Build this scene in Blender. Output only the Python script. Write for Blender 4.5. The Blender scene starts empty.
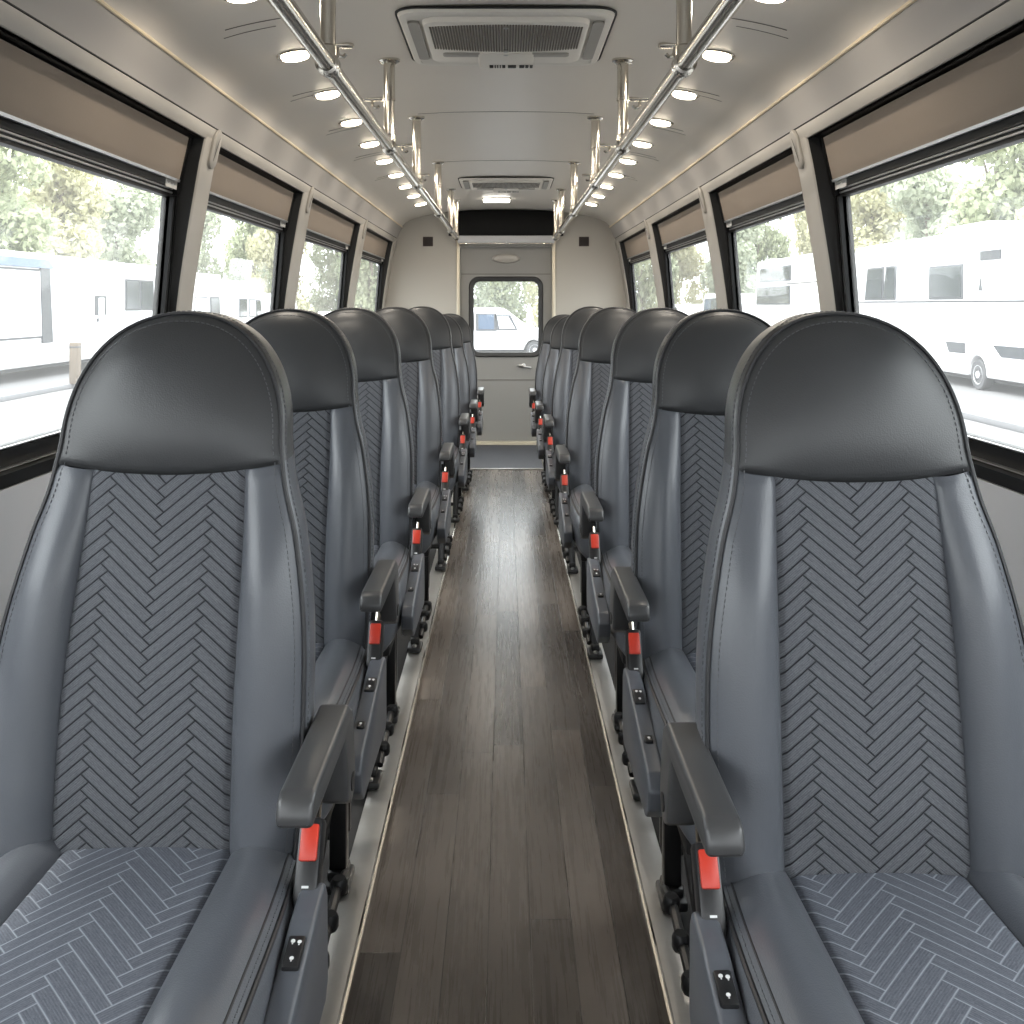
import bpy, bmesh, math, random
from math import sin, cos, pi, exp, sqrt, radians
from mathutils import Vector, Matrix

SC = bpy.context.scene
COL = SC.collection
random.seed(7)

# ------------------------------------------------------------------ helpers
def finish(name, bm, mat, parent=None, smooth=True, recalc=True, ang=35):
    if recalc:
        bmesh.ops.recalc_face_normals(bm, faces=bm.faces)
    me = bpy.data.meshes.new(name)
    bm.to_mesh(me); bm.free()
    mats = mat if isinstance(mat, (list, tuple)) else [mat]
    for m in mats: me.materials.append(m)
    if smooth:
        me.polygons.foreach_set('use_smooth', [True] * len(me.polygons))
        try: me.set_sharp_from_angle(angle=radians(ang))
        except Exception: pass
    o = bpy.data.objects.new(name, me)
    COL.objects.link(o)
    if parent is not None: o.parent = parent
    return o

def tag(o, label=None, cat=None, group=None, kind=None):
    if label: o['label'] = label
    if cat: o['category'] = cat
    if group: o['group'] = group
    if kind: o['kind'] = kind
    return o

def empty(name, loc=(0, 0, 0), rz=0.0):
    o = bpy.data.objects.new(name, None)
    o.empty_display_size = .1
    COL.objects.link(o)
    o.location = loc; o.rotation_euler = (0, 0, rz)
    return o

def copy_tree(o, parent=None):
    c = o.copy(); COL.objects.link(c)
    c.parent = parent
    if parent is not None: c.matrix_parent_inverse = o.matrix_parent_inverse.copy()
    for ch in list(o.children): copy_tree(ch, c)
    return c

def BM(): return bmesh.new()

def box(bm, lo, hi, r=0.0, seg=2, M=None, mi=0):
    t = bmesh.new()
    vs = [t.verts.new((x, y, z)) for x in (lo[0], hi[0]) for y in (lo[1], hi[1]) for z in (lo[2], hi[2])]
    for f in ((0,1,3,2),(4,6,7,5),(0,4,5,1),(2,3,7,6),(0,2,6,4),(1,5,7,3)):
        t.faces.new([vs[i] for i in f])
    bmesh.ops.recalc_face_normals(t, faces=t.faces)
    if r > 0:
        bmesh.ops.bevel(t, geom=list(t.edges), offset=r, segments=seg, profile=.5, affect='EDGES')
    merge(bm, t, M, mi)

def merge(bm, t, M=None, mi=0):
    mp = {}
    for v in t.verts:
        mp[v] = bm.verts.new(M @ v.co if M is not None else v.co)
    for f in t.faces:
        try:
            nf = bm.faces.new([mp[v] for v in f.verts]); nf.material_index = mi if mi else f.material_index
        except ValueError: pass
    t.free()

def prism(bm, pts, a, b, axis='x', r=0.0, seg=2, mi=0):
    """polygon pts in the other two axes, extruded along axis from a to b"""
    t = bmesh.new()
    def P(p, h):
        if axis == 'x': return (h, p[0], p[1])
        if axis == 'y': return (p[0], h, p[1])
        return (p[0], p[1], h)
    A = [t.verts.new(P(p, a)) for p in pts]; B = [t.verts.new(P(p, b)) for p in pts]
    t.faces.new(A); t.faces.new(B[::-1])
    n = len(pts)
    for i in range(n): t.faces.new([A[i], B[i], B[(i+1) % n], A[(i+1) % n]])
    bmesh.ops.recalc_face_normals(t, faces=t.faces)
    if r > 0:
        bmesh.ops.bevel(t, geom=list(t.edges), offset=r, segments=seg, profile=.5, affect='EDGES')
    merge(bm, t, None, mi)

def tube(bm, pts, r, n=8, cap=True, mi=0, closed=False):
    pts = [Vector(p) for p in pts]
    m = len(pts); rings = []
    up = None
    for i in range(m):
        if closed: d = pts[(i+1) % m] - pts[i-1]
        else: d = pts[min(i+1, m-1)] - pts[max(i-1, 0)]
        d.normalize()
        if up is None:
            up = Vector((0, 0, 1)) if abs(d.z) < .9 else Vector((1, 0, 0))
        a = (up - d * up.dot(d)).normalized(); b = d.cross(a); up = a
        rr = r[i] if isinstance(r, (list, tuple)) else r
        rings.append([bm.verts.new(pts[i] + a * rr * cos(2*pi*k/n) + b * rr * sin(2*pi*k/n)) for k in range(n)])
    for i in range(m if closed else m-1):
        j = (i+1) % m
        for k in range(n):
            f = bm.faces.new([rings[i][k], rings[i][(k+1) % n], rings[j][(k+1) % n], rings[j][k]]); f.material_index = mi
    if cap and not closed:
        bm.faces.new(rings[0][::-1]).material_index = mi; bm.faces.new(rings[-1]).material_index = mi

def lathe(bm, prof, c=(0, 0, 0), n=32, M=None, capa=True, capb=True, mi=0):
    """prof list of (r, z); revolved around z at c, optionally transformed by M first"""
    rings = []
    for r, z in prof:
        ring = []
        for k in range(n):
            v = Vector((r*cos(2*pi*k/n), r*sin(2*pi*k/n), z))
            if M is not None: v = M @ v
            ring.append(bm.verts.new(v + Vector(c)))
        rings.append(ring)
    for i in range(len(rings)-1):
        for k in range(n):
            bm.faces.new([rings[i][k], rings[i][(k+1) % n], rings[i+1][(k+1) % n], rings[i+1][k]]).material_index = mi
    if capa: bm.faces.new(rings[0][::-1]).material_index = mi
    if capb: bm.faces.new(rings[-1]).material_index = mi

def rrect(x0, x1, y0, y1, r, n=6):
    out = []
    for cx, cy, a in ((x1-r, y1-r, 0), (x0+r, y1-r, 90), (x0+r, y0+r, 180), (x1-r, y0+r, 270)):
        for k in range(n+1):
            t = radians(a + 90*k/n); out.append((cx + r*cos(t), cy + r*sin(t)))
    return out

def ringfaces(bm, A, B, mi=0):
    n = len(A)
    for i in range(n):
        bm.faces.new([A[i], A[(i+1) % n], B[(i+1) % n], B[i]]).material_index = mi

def interp(tab, x):
    """cubic Hermite through a table"""
    n = len(tab)
    if x <= tab[0][0]: return tab[0][1]
    if x >= tab[-1][0]: return tab[-1][1]
    i = 0
    while tab[i+1][0] < x: i += 1
    def sl(k):
        if k == 0: return (tab[1][1]-tab[0][1])/(tab[1][0]-tab[0][0])
        if k == n-1: return (tab[-1][1]-tab[-2][1])/(tab[-1][0]-tab[-2][0])
        return (tab[k+1][1]-tab[k-1][1])/(tab[k+1][0]-tab[k-1][0])
    x0, y0 = tab[i]; x1, y1 = tab[i+1]; h = x1-x0; t = (x-x0)/h
    return (2*t**3-3*t**2+1)*y0 + (t**3-2*t**2+t)*h*sl(i) + (-2*t**3+3*t**2)*y1 + (t**3-t**2)*h*sl(i+1)

def lerp(tab, x):
    if x <= tab[0][0]: return tab[0][1]
    for (a, b), (c, d) in zip(tab, tab[1:]):
        if x <= c: return b + (d-b)*(x-a)/(c-a)
    return tab[-1][1]

# ------------------------------------------------------------------ materials
def srgb(r, g, b):
    f = lambda c: (c/255/12.92) if c/255 <= .04045 else ((c/255+.055)/1.055)**2.4
    return (f(r), f(g), f(b), 1)

class NT:
    def __init__(s, name):
        s.m = bpy.data.materials.new(name); s.m.use_nodes = True
        s.t = s.m.node_tree; s.b = s.t.nodes['Principled BSDF']; s.out = s.t.nodes['Material Output']
    def n(s, typ, **kw):
        nd = s.t.nodes.new(typ)
        for k, v in kw.items(): setattr(nd, k, v)
        return nd
    def l(s, a, b): s.t.links.new(a, b)
    def val(s, sock, v):
        if hasattr(v, 'is_linked') or hasattr(v, 'links'): s.l(v, sock)
        else: sock.default_value = v
    def math(s, op, a, b=None, c=None, clamp=False):
        nd = s.n('ShaderNodeMath', operation=op); nd.use_clamp = clamp
        s.val(nd.inputs[0], a)
        if b is not None: s.val(nd.inputs[1], b)
        if c is not None: s.val(nd.inputs[2], c)
        return nd.outputs[0]
    def mix(s, f, a, b):
        nd = s.n('ShaderNodeMix', data_type='RGBA')
        s.val(nd.inputs[0], f); s.val(nd.inputs[6], a); s.val(nd.inputs[7], b)
        return nd.outputs[2]
    def bump(s, h, strength=.3, dist=.002):
        nd = s.n('ShaderNodeBump'); nd.inputs['Strength'].default_value = strength; nd.inputs['Distance'].default_value = dist
        s.l(h, nd.inputs['Height']); s.l(nd.outputs[0], s.b.inputs['Normal'])
    def noise(s, scale, detail=3, vec=None, rough=.5):
        nd = s.n('ShaderNodeTexNoise'); nd.inputs['Scale'].default_value = scale; nd.inputs['Detail'].default_value = detail
        nd.inputs['Roughness'].default_value = rough
        if vec is not None: s.l(vec, nd.inputs['Vector'])
        return nd.outputs[0]
    def obj(s): return s.n('ShaderNodeTexCoord').outputs['Object']
    def combine(s, x, y, z=0.0):
        nd = s.n('ShaderNodeCombineXYZ')
        s.val(nd.inputs[0], x); s.val(nd.inputs[1], y); s.val(nd.inputs[2], z)
        return nd.outputs[0]
    def sep(s, v):
        nd = s.n('ShaderNodeSeparateXYZ'); s.l(v, nd.inputs[0]); return nd.outputs

def plain(name, col, rough=.5, metal=0.0, var=.06, nscale=30, bump=0.0, bscale=400, spec=None, coat=0):
    k = NT(name)
    nz = k.noise(nscale, 3, k.obj())
    c1 = tuple(min(1, c*(1-var)) for c in col[:3]) + (1,); c2 = tuple(min(1, c*(1+var)) for c in col[:3]) + (1,)
    k.l(k.mix(nz, c1, c2), k.b.inputs['Base Color'])
    k.b.inputs['Roughness'].default_value = rough; k.b.inputs['Metallic'].default_value = metal
    if spec is not None: k.b.inputs['Specular IOR Level'].default_value = spec
    if coat: k.b.inputs['Coat Weight'].default_value = coat; k.b.inputs['Coat Roughness'].default_value = .15
    if bump: k.bump(k.noise(bscale, 2, k.obj()), bump, .001)
    return k.m

def leather(name, col, rough):
    k = NT(name)
    o = k.obj()
    nz = k.noise(9, 3, o)
    c1 = tuple(c*.93 for c in col[:3]) + (1,); c2 = tuple(c*1.07 for c in col[:3]) + (1,)
    k.l(k.mix(nz, c1, c2), k.b.inputs['Base Color'])
    v = k.n('ShaderNodeTexVoronoi'); v.inputs['Scale'].default_value = 520; k.l(o, v.inputs['Vector'])
    soft = k.noise(14, 2, o)
    h = k.math('ADD', k.math('MULTIPLY', v.outputs['Distance'], .25), soft)
    k.bump(h, .16, .004)
    k.b.inputs['Roughness'].default_value = rough
    k.b.inputs['Specular IOR Level'].default_value = .5
    return k.m

def herringbone(name, base, groove, line, W=.0150, nb=6, flat=1.2, bumpd=.0016, lineamt=.35, gw=.11):
    k = NT(name)
    uv = k.n('ShaderNodeUVMap'); uv.uv_map = 'UVMap'
    sx = k.sep(uv.outputs[0])
    u, v = sx[0], k.math('MULTIPLY', sx[1], flat)
    s = 1/(W*sqrt(2))
    a = k.math('ADD', k.math('MULTIPLY', k.math('ADD', u, v), s), 200.0)
    b = k.math('ADD', k.math('MULTIPLY', k.math('SUBTRACT', v, u), s), 200.0)
    i = k.math('FLOOR', a); j = k.math('FLOOR', b)
    fa = k.math('SUBTRACT', a, i); fb = k.math('SUBTRACT', b, j)
    kk = k.math('FLOORED_MODULO', k.math('SUBTRACT', i, j), 2.0*nb)
    hor = k.math('LESS_THAN', kk, nb - .5)
    alongH = k.math('ADD', kk, fa)
    alongV = k.math('ADD', k.math('SUBTRACT', 2.0*nb - 1, kk), fb)
    def sel(x, y):
        nd = k.n('ShaderNodeMix', data_type='FLOAT'); k.l(hor, nd.inputs[0]); k.l(x, nd.inputs[2]); k.l(y, nd.inputs[3]); return nd.outputs[0]
    al = sel(alongV, alongH); ac = sel(fa, fb)
    dl = k.math('MINIMUM', al, k.math('SUBTRACT', float(nb), al))
    dc = k.math('MINIMUM', ac, k.math('SUBTRACT', 1.0, ac))
    d = k.math('MINIMUM', dl, dc)
    g = k.n('ShaderNodeMapRange', interpolation_type='SMOOTHSTEP'); k.l(d, g.inputs[0]); g.inputs[1].default_value = 0.0; g.inputs[2].default_value = gw
    stripe = k.math('MULTIPLY_ADD', k.math('SINE', k.math('MULTIPLY', ac, 2*pi*6)), .5, .5)
    weave = k.noise(1500, 1, uv.outputs[0])
    streak = k.noise(1.0, 3, k.combine(k.math('MULTIPLY', ac, 16.0), k.math('MULTIPLY', al, 1.3), k.math('MULTIPLY_ADD', i, 3.7, k.math('MULTIPLY', j, 1.9))), .6)
    heath = k.noise(420, 3, uv.outputs[0], .7)
    tone = k.math('ADD', k.math('MULTIPLY_ADD', weave, .3, k.math('MULTIPLY', stripe, lineamt)), k.math('MULTIPLY_ADD', streak, 1.3, k.math('MULTIPLY_ADD', heath, .9, -.95)))
    c = k.mix(k.math('MULTIPLY', tone, .8, clamp=True), base, line)
    c = k.mix(k.math('SUBTRACT', 1.0, g.outputs[0]), c, groove)
    k.l(c, k.b.inputs['Base Color'])
    k.b.inputs['Roughness'].default_value = .85
    k.b.inputs['Specular IOR Level'].default_value = .25
    h = k.math('ADD', g.outputs[0], k.math('MULTIPLY', stripe, .13))
    h = k.math('ADD', h, k.math('ADD', k.math('MULTIPLY', weave, .12), k.math('MULTIPLY', streak, .35)))
    k.bump(h, .75, bumpd)
    return k.m

def planks(name):
    k = NT(name)
    s = k.sep(k.obj())
    W, Ln = .0785, 1.15
    xs = k.math('ADD', k.math('DIVIDE', s[0], W), 50.42)
    row = k.math('FLOOR', xs); fx = k.math('SUBTRACT', xs, row)
    wn = k.n('ShaderNodeTexWhiteNoise', noise_dimensions='1D'); k.l(row, wn.inputs['W'])
    ys = k.math('ADD', k.math('DIVIDE', s[1], Ln), k.math('MULTIPLY', wn.outputs[0], 7.0))
    cell = k.math('FLOOR', ys); fy = k.math('SUBTRACT', ys, cell)
    wn2 = k.n('ShaderNodeTexWhiteNoise', noise_dimensions='2D'); k.l(k.combine(row, cell), wn2.inputs['Vector'])
    vec = k.combine(k.math('MULTIPLY', s[0], 60.0), k.math('ADD', k.math('MULTIPLY', s[1], 2.4), k.math('MULTIPLY', wn2.outputs[0], 40.0)), wn2.outputs[0])
    gr = k.noise(1.0, 6, vec, .65)
    vec2 = k.combine(k.math('MULTIPLY', s[0], 240.0), k.math('MULTIPLY', s[1], 6.0), wn2.outputs[0])
    gr2 = k.noise(1.0, 3, vec2, .6)
    base = k.mix(wn2.outputs[0], srgb(70, 64, 59), srgb(122, 113, 105))
    warm = k.mix(k.math('MULTIPLY', wn2.outputs[0], .0), base, srgb(92, 76, 62))
    tone = k.math('ADD', k.math('MULTIPLY', gr, .65), k.math('MULTIPLY', gr2, .35))
    c = k.mix(k.math('MULTIPLY_ADD', tone, 2.0, -.55, clamp=True), k.mix(.38, warm, srgb(36, 32, 29)), warm)
    ex = k.math('MULTIPLY', k.math('MINIMUM', fx, k.math('SUBTRACT', 1.0, fx)), W)
    ey = k.math('MULTIPLY', k.math('MINIMUM', fy, k.math('SUBTRACT', 1.0, fy)), Ln)
    e = k.n('ShaderNodeMapRange'); k.l(k.math('MINIMUM', ex, ey), e.inputs[0]); e.inputs[1].default_value = .0003; e.inputs[2].default_value = .0014
    c = k.mix(e.outputs[0], srgb(30, 27, 25), c)
    k.l(c, k.b.inputs['Base Color'])
    k.l(k.math('MULTIPLY_ADD', tone, .05, .25), k.b.inputs['Roughness'])
    k.bump(k.math('ADD', k.math('MULTIPLY', e.outputs[0], .6), k.math('MULTIPLY', tone, .15)), .25, .0012)
    return k.m

def emis(name, col, st):
    k = NT(name)
    k.b.inputs['Base Color'].default_value = (.9, .9, .9, 1)
    k.b.inputs['Emission Color'].default_value = col; k.b.inputs['Emission Strength'].default_value = st
    return k.m

def glass(name, tint=(.97, .985, .98, 1)):
    k = NT(name); k.t.nodes.remove(k.b)
    tr = k.n('ShaderNodeBsdfTransparent'); tr.inputs[0].default_value = tint
    gl = k.n('ShaderNodeBsdfGlossy'); gl.inputs['Roughness'].default_value = .02
    lw = k.n('ShaderNodeLayerWeight'); lw.inputs[0].default_value = .5
    f = k.math('MULTIPLY_ADD', k.math('POWER', lw.outputs['Facing'], 5.0), .5, .02)
    haze = k.n('ShaderNodeBsdfTranslucent'); haze.inputs[0].default_value = (.95, .95, .93, 1)  # dusty white veil added to the panes to haze and pale the outdoor view
    dm = k.n('ShaderNodeMixShader')
    k.l(k.math('MULTIPLY_ADD', k.noise(1.1, 4, k.obj()), .038, .018), dm.inputs[0]); k.l(tr.outputs[0], dm.inputs[1]); k.l(haze.outputs[0], dm.inputs[2])
    mx = k.n('ShaderNodeMixShader')
    k.l(f, mx.inputs[0]); k.l(dm.outputs[0], mx.inputs[1]); k.l(gl.outputs[0], mx.inputs[2]); k.l(mx.outputs[0], k.out.inputs[0])
    return k.m

def leafmat(name, c1, c2):
    k = NT(name)
    nz = k.noise(1.3, 4, k.obj())
    ri = k.n('ShaderNodeTexWhiteNoise', noise_dimensions='3D')
    g = k.n('ShaderNodeNewGeometry'); 
    k.l(k.math('MULTIPLY_ADD', g.outputs['Random Per Island'], .5, k.math('MULTIPLY', nz, .6)), ri.inputs[0]) if False else None
    c = k.mix(k.math('MULTIPLY_ADD', g.outputs['Random Per Island'], .6, k.math('MULTIPLY', nz, .45), clamp=True), c1, c2)
    k.l(c, k.b.inputs['Base Color']); k.b.inputs['Roughness'].default_value = .6
    # leaves let light through
    tl = k.n('ShaderNodeBsdfTranslucent'); k.l(c, tl.inputs[0])
    mx = k.n('ShaderNodeMixShader'); mx.inputs[0].default_value = .5
    k.l(k.b.outputs[0], mx.inputs[1]); k.l(tl.outputs[0], mx.inputs[2]); k.l(mx.outputs[0], k.out.inputs[0])
    return k.m

M = {}
M['leather'] = leather('seat_leather', (.086, .092, .105), .33)
M['headleather'] = leather('headrest_leather', (.040, .041, .043), .36)
M['fabric'] = herringbone('backrest_herringbone', srgb(70, 72, 77), srgb(32, 33, 37), srgb(112, 114, 119))
M['fabric_seat'] = herringbone('cushion_herringbone', srgb(66, 69, 77), srgb(132, 136, 144), srgb(108, 112, 121), W=.0165, nb=6, flat=.9, bumpd=.0006, lineamt=.25, gw=.09)
M['piping'] = plain('piping_leather', (.018, .018, .02, 1), .5)
M['thread'] = plain('stitch_thread', srgb(92, 93, 96), .8)
M['armplastic'] = plain('armrest_plastic', srgb(64, 64, 65), .33, bump=.08, bscale=900)
M['shield'] = plain('seat_side_plastic', srgb(80, 83, 89), .34, bump=.1, bscale=900)
M['black'] = plain('black_plastic', (.012, .012, .013, 1), .35)
M['blackmetal'] = plain('black_powder_coated_steel', (.013, .013, .014, 1), .38, .3)
M['red'] = plain('red_button_plastic', srgb(186, 54, 38), .35)
M['white_mark'] = plain('white_print', srgb(210, 210, 210), .5)
M['dark_mark'] = plain('dark_print', srgb(35, 35, 35), .6)
M['steel'] = plain('brushed_stainless_steel', srgb(205, 200, 190), .17, 1.0, .04)
M['screw'] = plain('zinc_screw', srgb(190, 190, 190), .3, 1.0)
M['alu'] = plain('aluminium_track', srgb(192, 190, 186), .36, .85, .05, 60)
M['floor'] = planks('wood_plank_vinyl')
M['darkmat'] = plain('dark_grey_floor_mat', srgb(52, 54, 60), .5, bump=.2, bscale=600)
M['underfloor'] = plain('under_seat_shade_floor', (.012, .012, .013, 1), .7)  # black colour stands for the deep shade under the seats
M['wallgrey'] = plain('wall_panel_grey', srgb(186, 186, 188), .55, var=.02, nscale=4, bump=.06, bscale=700)
M['doorgrey'] = plain('rear_door_grey', srgb(134, 132, 128), .5, var=.02, nscale=4)
M['wallbeige'] = plain('rear_panel_beige_grey', srgb(172, 167, 158), .55, var=.02, nscale=4, bump=.06, bscale=700)
M['pillar'] = plain('pillar_trim_beige_grey', srgb(164, 159, 151), .45, var=.02, nscale=5)
M['ceiling'] = plain('ceiling_satin_panel', srgb(210, 203, 193), .36, var=.02, nscale=3, bump=.03, bscale=40)
M['header'] = plain('header_panel', srgb(160, 156, 152), .5, var=.02, nscale=4)
M['cream'] = plain('cream_bead', srgb(226, 208, 176), .4, var=.02)
M['seam'] = plain('panel_joint', srgb(92, 88, 82), .7)
M['frame'] = plain('window_frame_black', (.005, .005, .005, 1), .42, spec=.18)
M['reveal'] = plain('window_reveal_charcoal', (.009, .0088, .0085, 1), .5, spec=.3)
M['framesilver'] = plain('window_frame_silver_line', srgb(200, 200, 200), .3, .9)
M['blind'] = plain('roller_blind_taupe', srgb(136, 124, 112), .8, var=.03, nscale=200, bump=.25, bscale=900)
M['sticker'] = plain('sticker_white', srgb(220, 218, 212), .5, var=.02)
M['glass'] = glass('window_glass')
M['acwhite'] = plain('vent_unit_white', srgb(214, 210, 202), .45, var=.02)
M['acgrey'] = plain('vent_unit_grey', srgb(150, 147, 141), .5)
M['acslot'] = plain('vent_slot_shadow_grey', srgb(96, 91, 85), .7)
M['dark'] = plain('dark_recess', (.01, .01, .01, 1), .7)
M['panelblack'] = plain('gloss_black_panel', (.005, .005, .005, 1), .55, spec=.15)
M['brown'] = plain('dark_brown_grille', srgb(62, 50, 46), .6)
M['brass'] = plain('champagne_metal_trim', srgb(196, 188, 170), .35, .5, .03)
M['rubber'] = plain('black_rubber_gasket', (.03, .03, .03, 1), .5)
M['lens'] = emis('downlight_lens', (1, .86, .66, 1), 14)
M['lens2'] = emis('ceiling_lamp_lens', (1, .95, .86, 1), 9)
M['oval'] = plain('grey_lamp_cover', srgb(170, 165, 158), .35)
M['whitepaint'] = plain('white_vehicle_paint', srgb(215, 215, 216), .35, var=.01, nscale=2, coat=.3)
M['whitepaint2'] = plain('cream_white_vehicle_paint', srgb(210, 208, 204), .35, var=.01, nscale=2, coat=.3)
M['carglass'] = plain('vehicle_window_glass', srgb(44, 49, 54), .1, var=.1, nscale=1.2)
M['carglassblue'] = plain('vehicle_window_blue', srgb(62, 78, 98), .1, var=.1, nscale=1.2)
M['carglassglare'] = plain('vehicle_window_painted_glare', srgb(226, 228, 230), .2, var=.02, nscale=1.2)  # near-white colour stands for the blown-out reflection in the panes
M['greytrim'] = plain('vehicle_grey_trim', srgb(54, 56, 60), .4)
M['bluetrim'] = plain('vehicle_blue_grey_trim', srgb(92, 108, 128), .4)
M['tyre'] = plain('tyre_rubber', srgb(66, 66, 68), .8)
M['hub'] = plain('wheel_hub_silver', srgb(205, 206, 208), .4, .3)
M['asphalt'] = plain('asphalt_light_grey', srgb(92, 91, 91), .85, var=.12, nscale=3, bump=.3, bscale=60)
M['kerb'] = plain('concrete_kerb', srgb(96, 96, 98), .85, var=.08, nscale=6)
M['bollardwood'] = plain('weathered_timber_post', srgb(92, 80, 66), .8, var=.2, nscale=9)
M['leafA'] = leafmat('leaves_yellow_green', srgb(160, 160, 122), srgb(205, 200, 170))
M['leafB'] = leafmat('leaves_mid_green', srgb(138, 148, 116), srgb(190, 193, 162))
M['leafC'] = leafmat('leaves_grey_green', srgb(142, 150, 128), srgb(192, 196, 174))
M['bark'] = plain('bark', srgb(120, 110, 98), .9, var=.2, nscale=6)

# ------------------------------------------------------------------ body profile of the bus
LT = [(0, 1.06), (.79, 1.03), (1.17, 1.0), (1.5, .95), (1.71, .908), (1.815, .866)]
def L(z): return lerp(LT, z)
def LS(z): return interp(LT, z)
def Lg(z): return 1.07 - .0801*(z-.87)      # the plane of the window panes
Y0, Y1 = -1.7, 8.30
ZS, ZH = .79, 1.678                          # window opening: sill and head
OUT = 1.105
PIL = [(-.45, -.31), (1.27, 1.41), (3.04, 3.18), (4.52, 4.73), (6.30, 6.57), (8.09, 8.30)]

def stru(name, bm, mat, **k):
    o = finish(name, bm, mat, **k); o['kind'] = 'structure'; return o

# floor
bm = BM(); box(bm, (-.30, Y0, -.06), (.30, 7.05, 0)); floor = stru('floor', bm, M['floor'], smooth=False)
for sg, nm in ((-1, 'floor_left'), (1, 'floor_right')):
    bm = BM(); box(bm, (min(sg*.30, sg*1.08), Y0, -.06), (max(sg*.30, sg*1.08), Y1, -.001)); stru(nm, bm, M['underfloor'], smooth=False)
bm = BM(); box(bm, (-.40, 7.05, -.06), (.40, 8.42, .004)); stru('floor_rear', bm, M['darkmat'], smooth=False)
bm = BM(); box(bm, (-.27, 7.035, 0), (.27, 7.06, .009), .003); stru('trim_1', bm, M['alu'])

# ceiling: curved shell
CP = [(.866, 1.815), (.862, 1.829), (.835, 1.854), (.78, 1.880), (.70, 1.904), (.60, 1.924), (.48, 1.941), (.36, 1.950), (.22, 1.957), (0, 1.96)]
def ceil_z(x):
    t = sorted([(p[0], p[1]) for p in CP]); return interp(t, abs(x))
xs = [-.866 + 1.732*i/64 for i in range(65)]
xs = [-.866, -.8635] + xs[1:-1] + [.8635, .866]
bm = BM()
sec = [(x, ceil_z(x)) for x in xs] + [(x, 2.06) for x in (1.0, 0, -1.0)]
prism(bm, sec, Y0, 8.42, 'y'); ceiling = stru('ceiling', bm, M['ceiling'], ang=40)
# panel joints across the ceiling
def joint(y, x0, x1, wd=.003, n=24):
    bm = BM()
    for i in range(n):
        a = x0 + (x1-x0)*i/n; b = x0 + (x1-x0)*(i+1)/n
        za, zb = ceil_z(a)-.0012, ceil_z(b)-.0012
        bm.faces.new([bm.verts.new(p) for p in ((a, y, za), (b, y, zb), (b, y+wd, zb), (a, y+wd, za))])
    bmesh.ops.remove_doubles(bm, verts=bm.verts, dist=1e-5)
    g = bmesh.ops.extrude_face_region(bm, geom=list(bm.faces))
    bmesh.ops.translate(bm, verts=[v for v in g['geom'] if isinstance(v, bmesh.types.BMVert)], vec=(0, 0, .004))
    return bm
for y in (4.07, 5.45):
    finish('joint', joint(y, -.36, .36), M['seam'], ceiling)
for y in (2.62, 3.45, 4.15, 4.9, 5.7):
    for sg in (-1, 1):
        finish('joint', joint(y, sg*.56, sg*.74, .004), M['seam'], ceiling)
        finish('joint', joint(y+.06, sg*.62, sg*.76, .002), M['seam'], ceiling)

def side(sg):
    nm = 'left' if sg < 0 else 'right'
    # lower wall
    bm = BM()
    prism(bm, [(sg*L(0), -.05), (sg*L(.4), .4), (sg*L(ZS), ZS), (sg*OUT, ZS), (sg*OUT, -.05)], Y0, Y1, 'y')
    w = stru('wall_'+nm, bm, M['wallgrey'], ang=20)
    # header above the windows
    bm = BM()
    zs = [1.72 + .095*i/8 for i in range(9)]
    prism(bm, [(sg*LS(z), z) for z in zs] + [(sg*1.0, 2.06), (sg*OUT, 1.95), (sg*OUT, 1.72)], Y0, Y1, 'y')
    h = finish('header_panel', bm, M['header'], w, ang=30)
    bm = BM()
    prism(bm, [(sg*.9165, ZH), (sg*.904, 1.7165), (sg*.94, 1.7165), (sg*.94, ZH)], Y0, Y1, 'y', .003)
    finish('ledge', bm, M['pillar'], w)
    bm = BM(); tube(bm, [(sg*.865, Y0, 1.816), (sg*.865, Y1, 1.816)], .0055, 8); finish('cream_bead', bm, M['cream'], w)
    bm = BM(); tube(bm, [(sg*.9045, Y0, 1.7185), (sg*.9045, Y1, 1.7185)], .0025, 6); finish('header_joint', bm, M['dark'], w)
    # back box above the blinds
    bm = BM(); box(bm, (min(sg*1.0, sg*OUT), Y0, 1.66), (max(sg*1.0, sg*OUT), Y1, 1.72)); finish('roller_housing', bm, M['dark'], w, smooth=False)
    return w

WALLS = {-1: side(-1), 1: side(1)}

def rowname(sg): return 'left' if sg < 0 else 'right'
tn = 2
for sg in (-1, 1):
    for k, (a, b) in enumerate(PIL):
        bm = BM()
        zs = [ZS-.0 + (1.7-ZS)*i/24 for i in range(25)]
        prism(bm, [(sg*LS(z), z) for z in zs] + [(sg*(Lg(1.7)+.02), 1.7), (sg*(Lg(ZS)+.02), ZS)], a, b, 'y', .006, 2)
        p = stru(f'trim_{tn}', bm, M['pillar'], ang=50); tn += 1
        # lever-shaped cover plate at the head of the pillar
        bm = BM()
        c = (a+b)/2 + .02
        pts = rrect(c-.028, c+.028, 1.60, 1.715, .027, 8)
        A = [bm.verts.new((sg*(LS(z)-.011), y, z)) for y, z in pts]
        A2 = [bm.verts.new((sg*(LS(z)-.007), c+(y-c)*1.14, 1.657+(z-1.657)*1.07)) for y, z in pts]
        B = [bm.verts.new((sg*(LS(z)+.004), c+(y-c)*1.14, 1.657+(z-1.657)*1.07)) for y, z in pts]
        bm.faces.new(A); ringfaces(bm, A, A2); ringfaces(bm, A2, B)
        cp = finish('cover_plate', bm, M['pillar'], p, ang=40)
        bm = BM()
        A = [bm.verts.new((sg*(LS(z)-.0125), c-.012+(y-c)*.12, 1.65+(z-1.657)*.7)) for y, z in pts]
        bm.faces.new(A); finish('slot', bm, M['seam'], cp)

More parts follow.
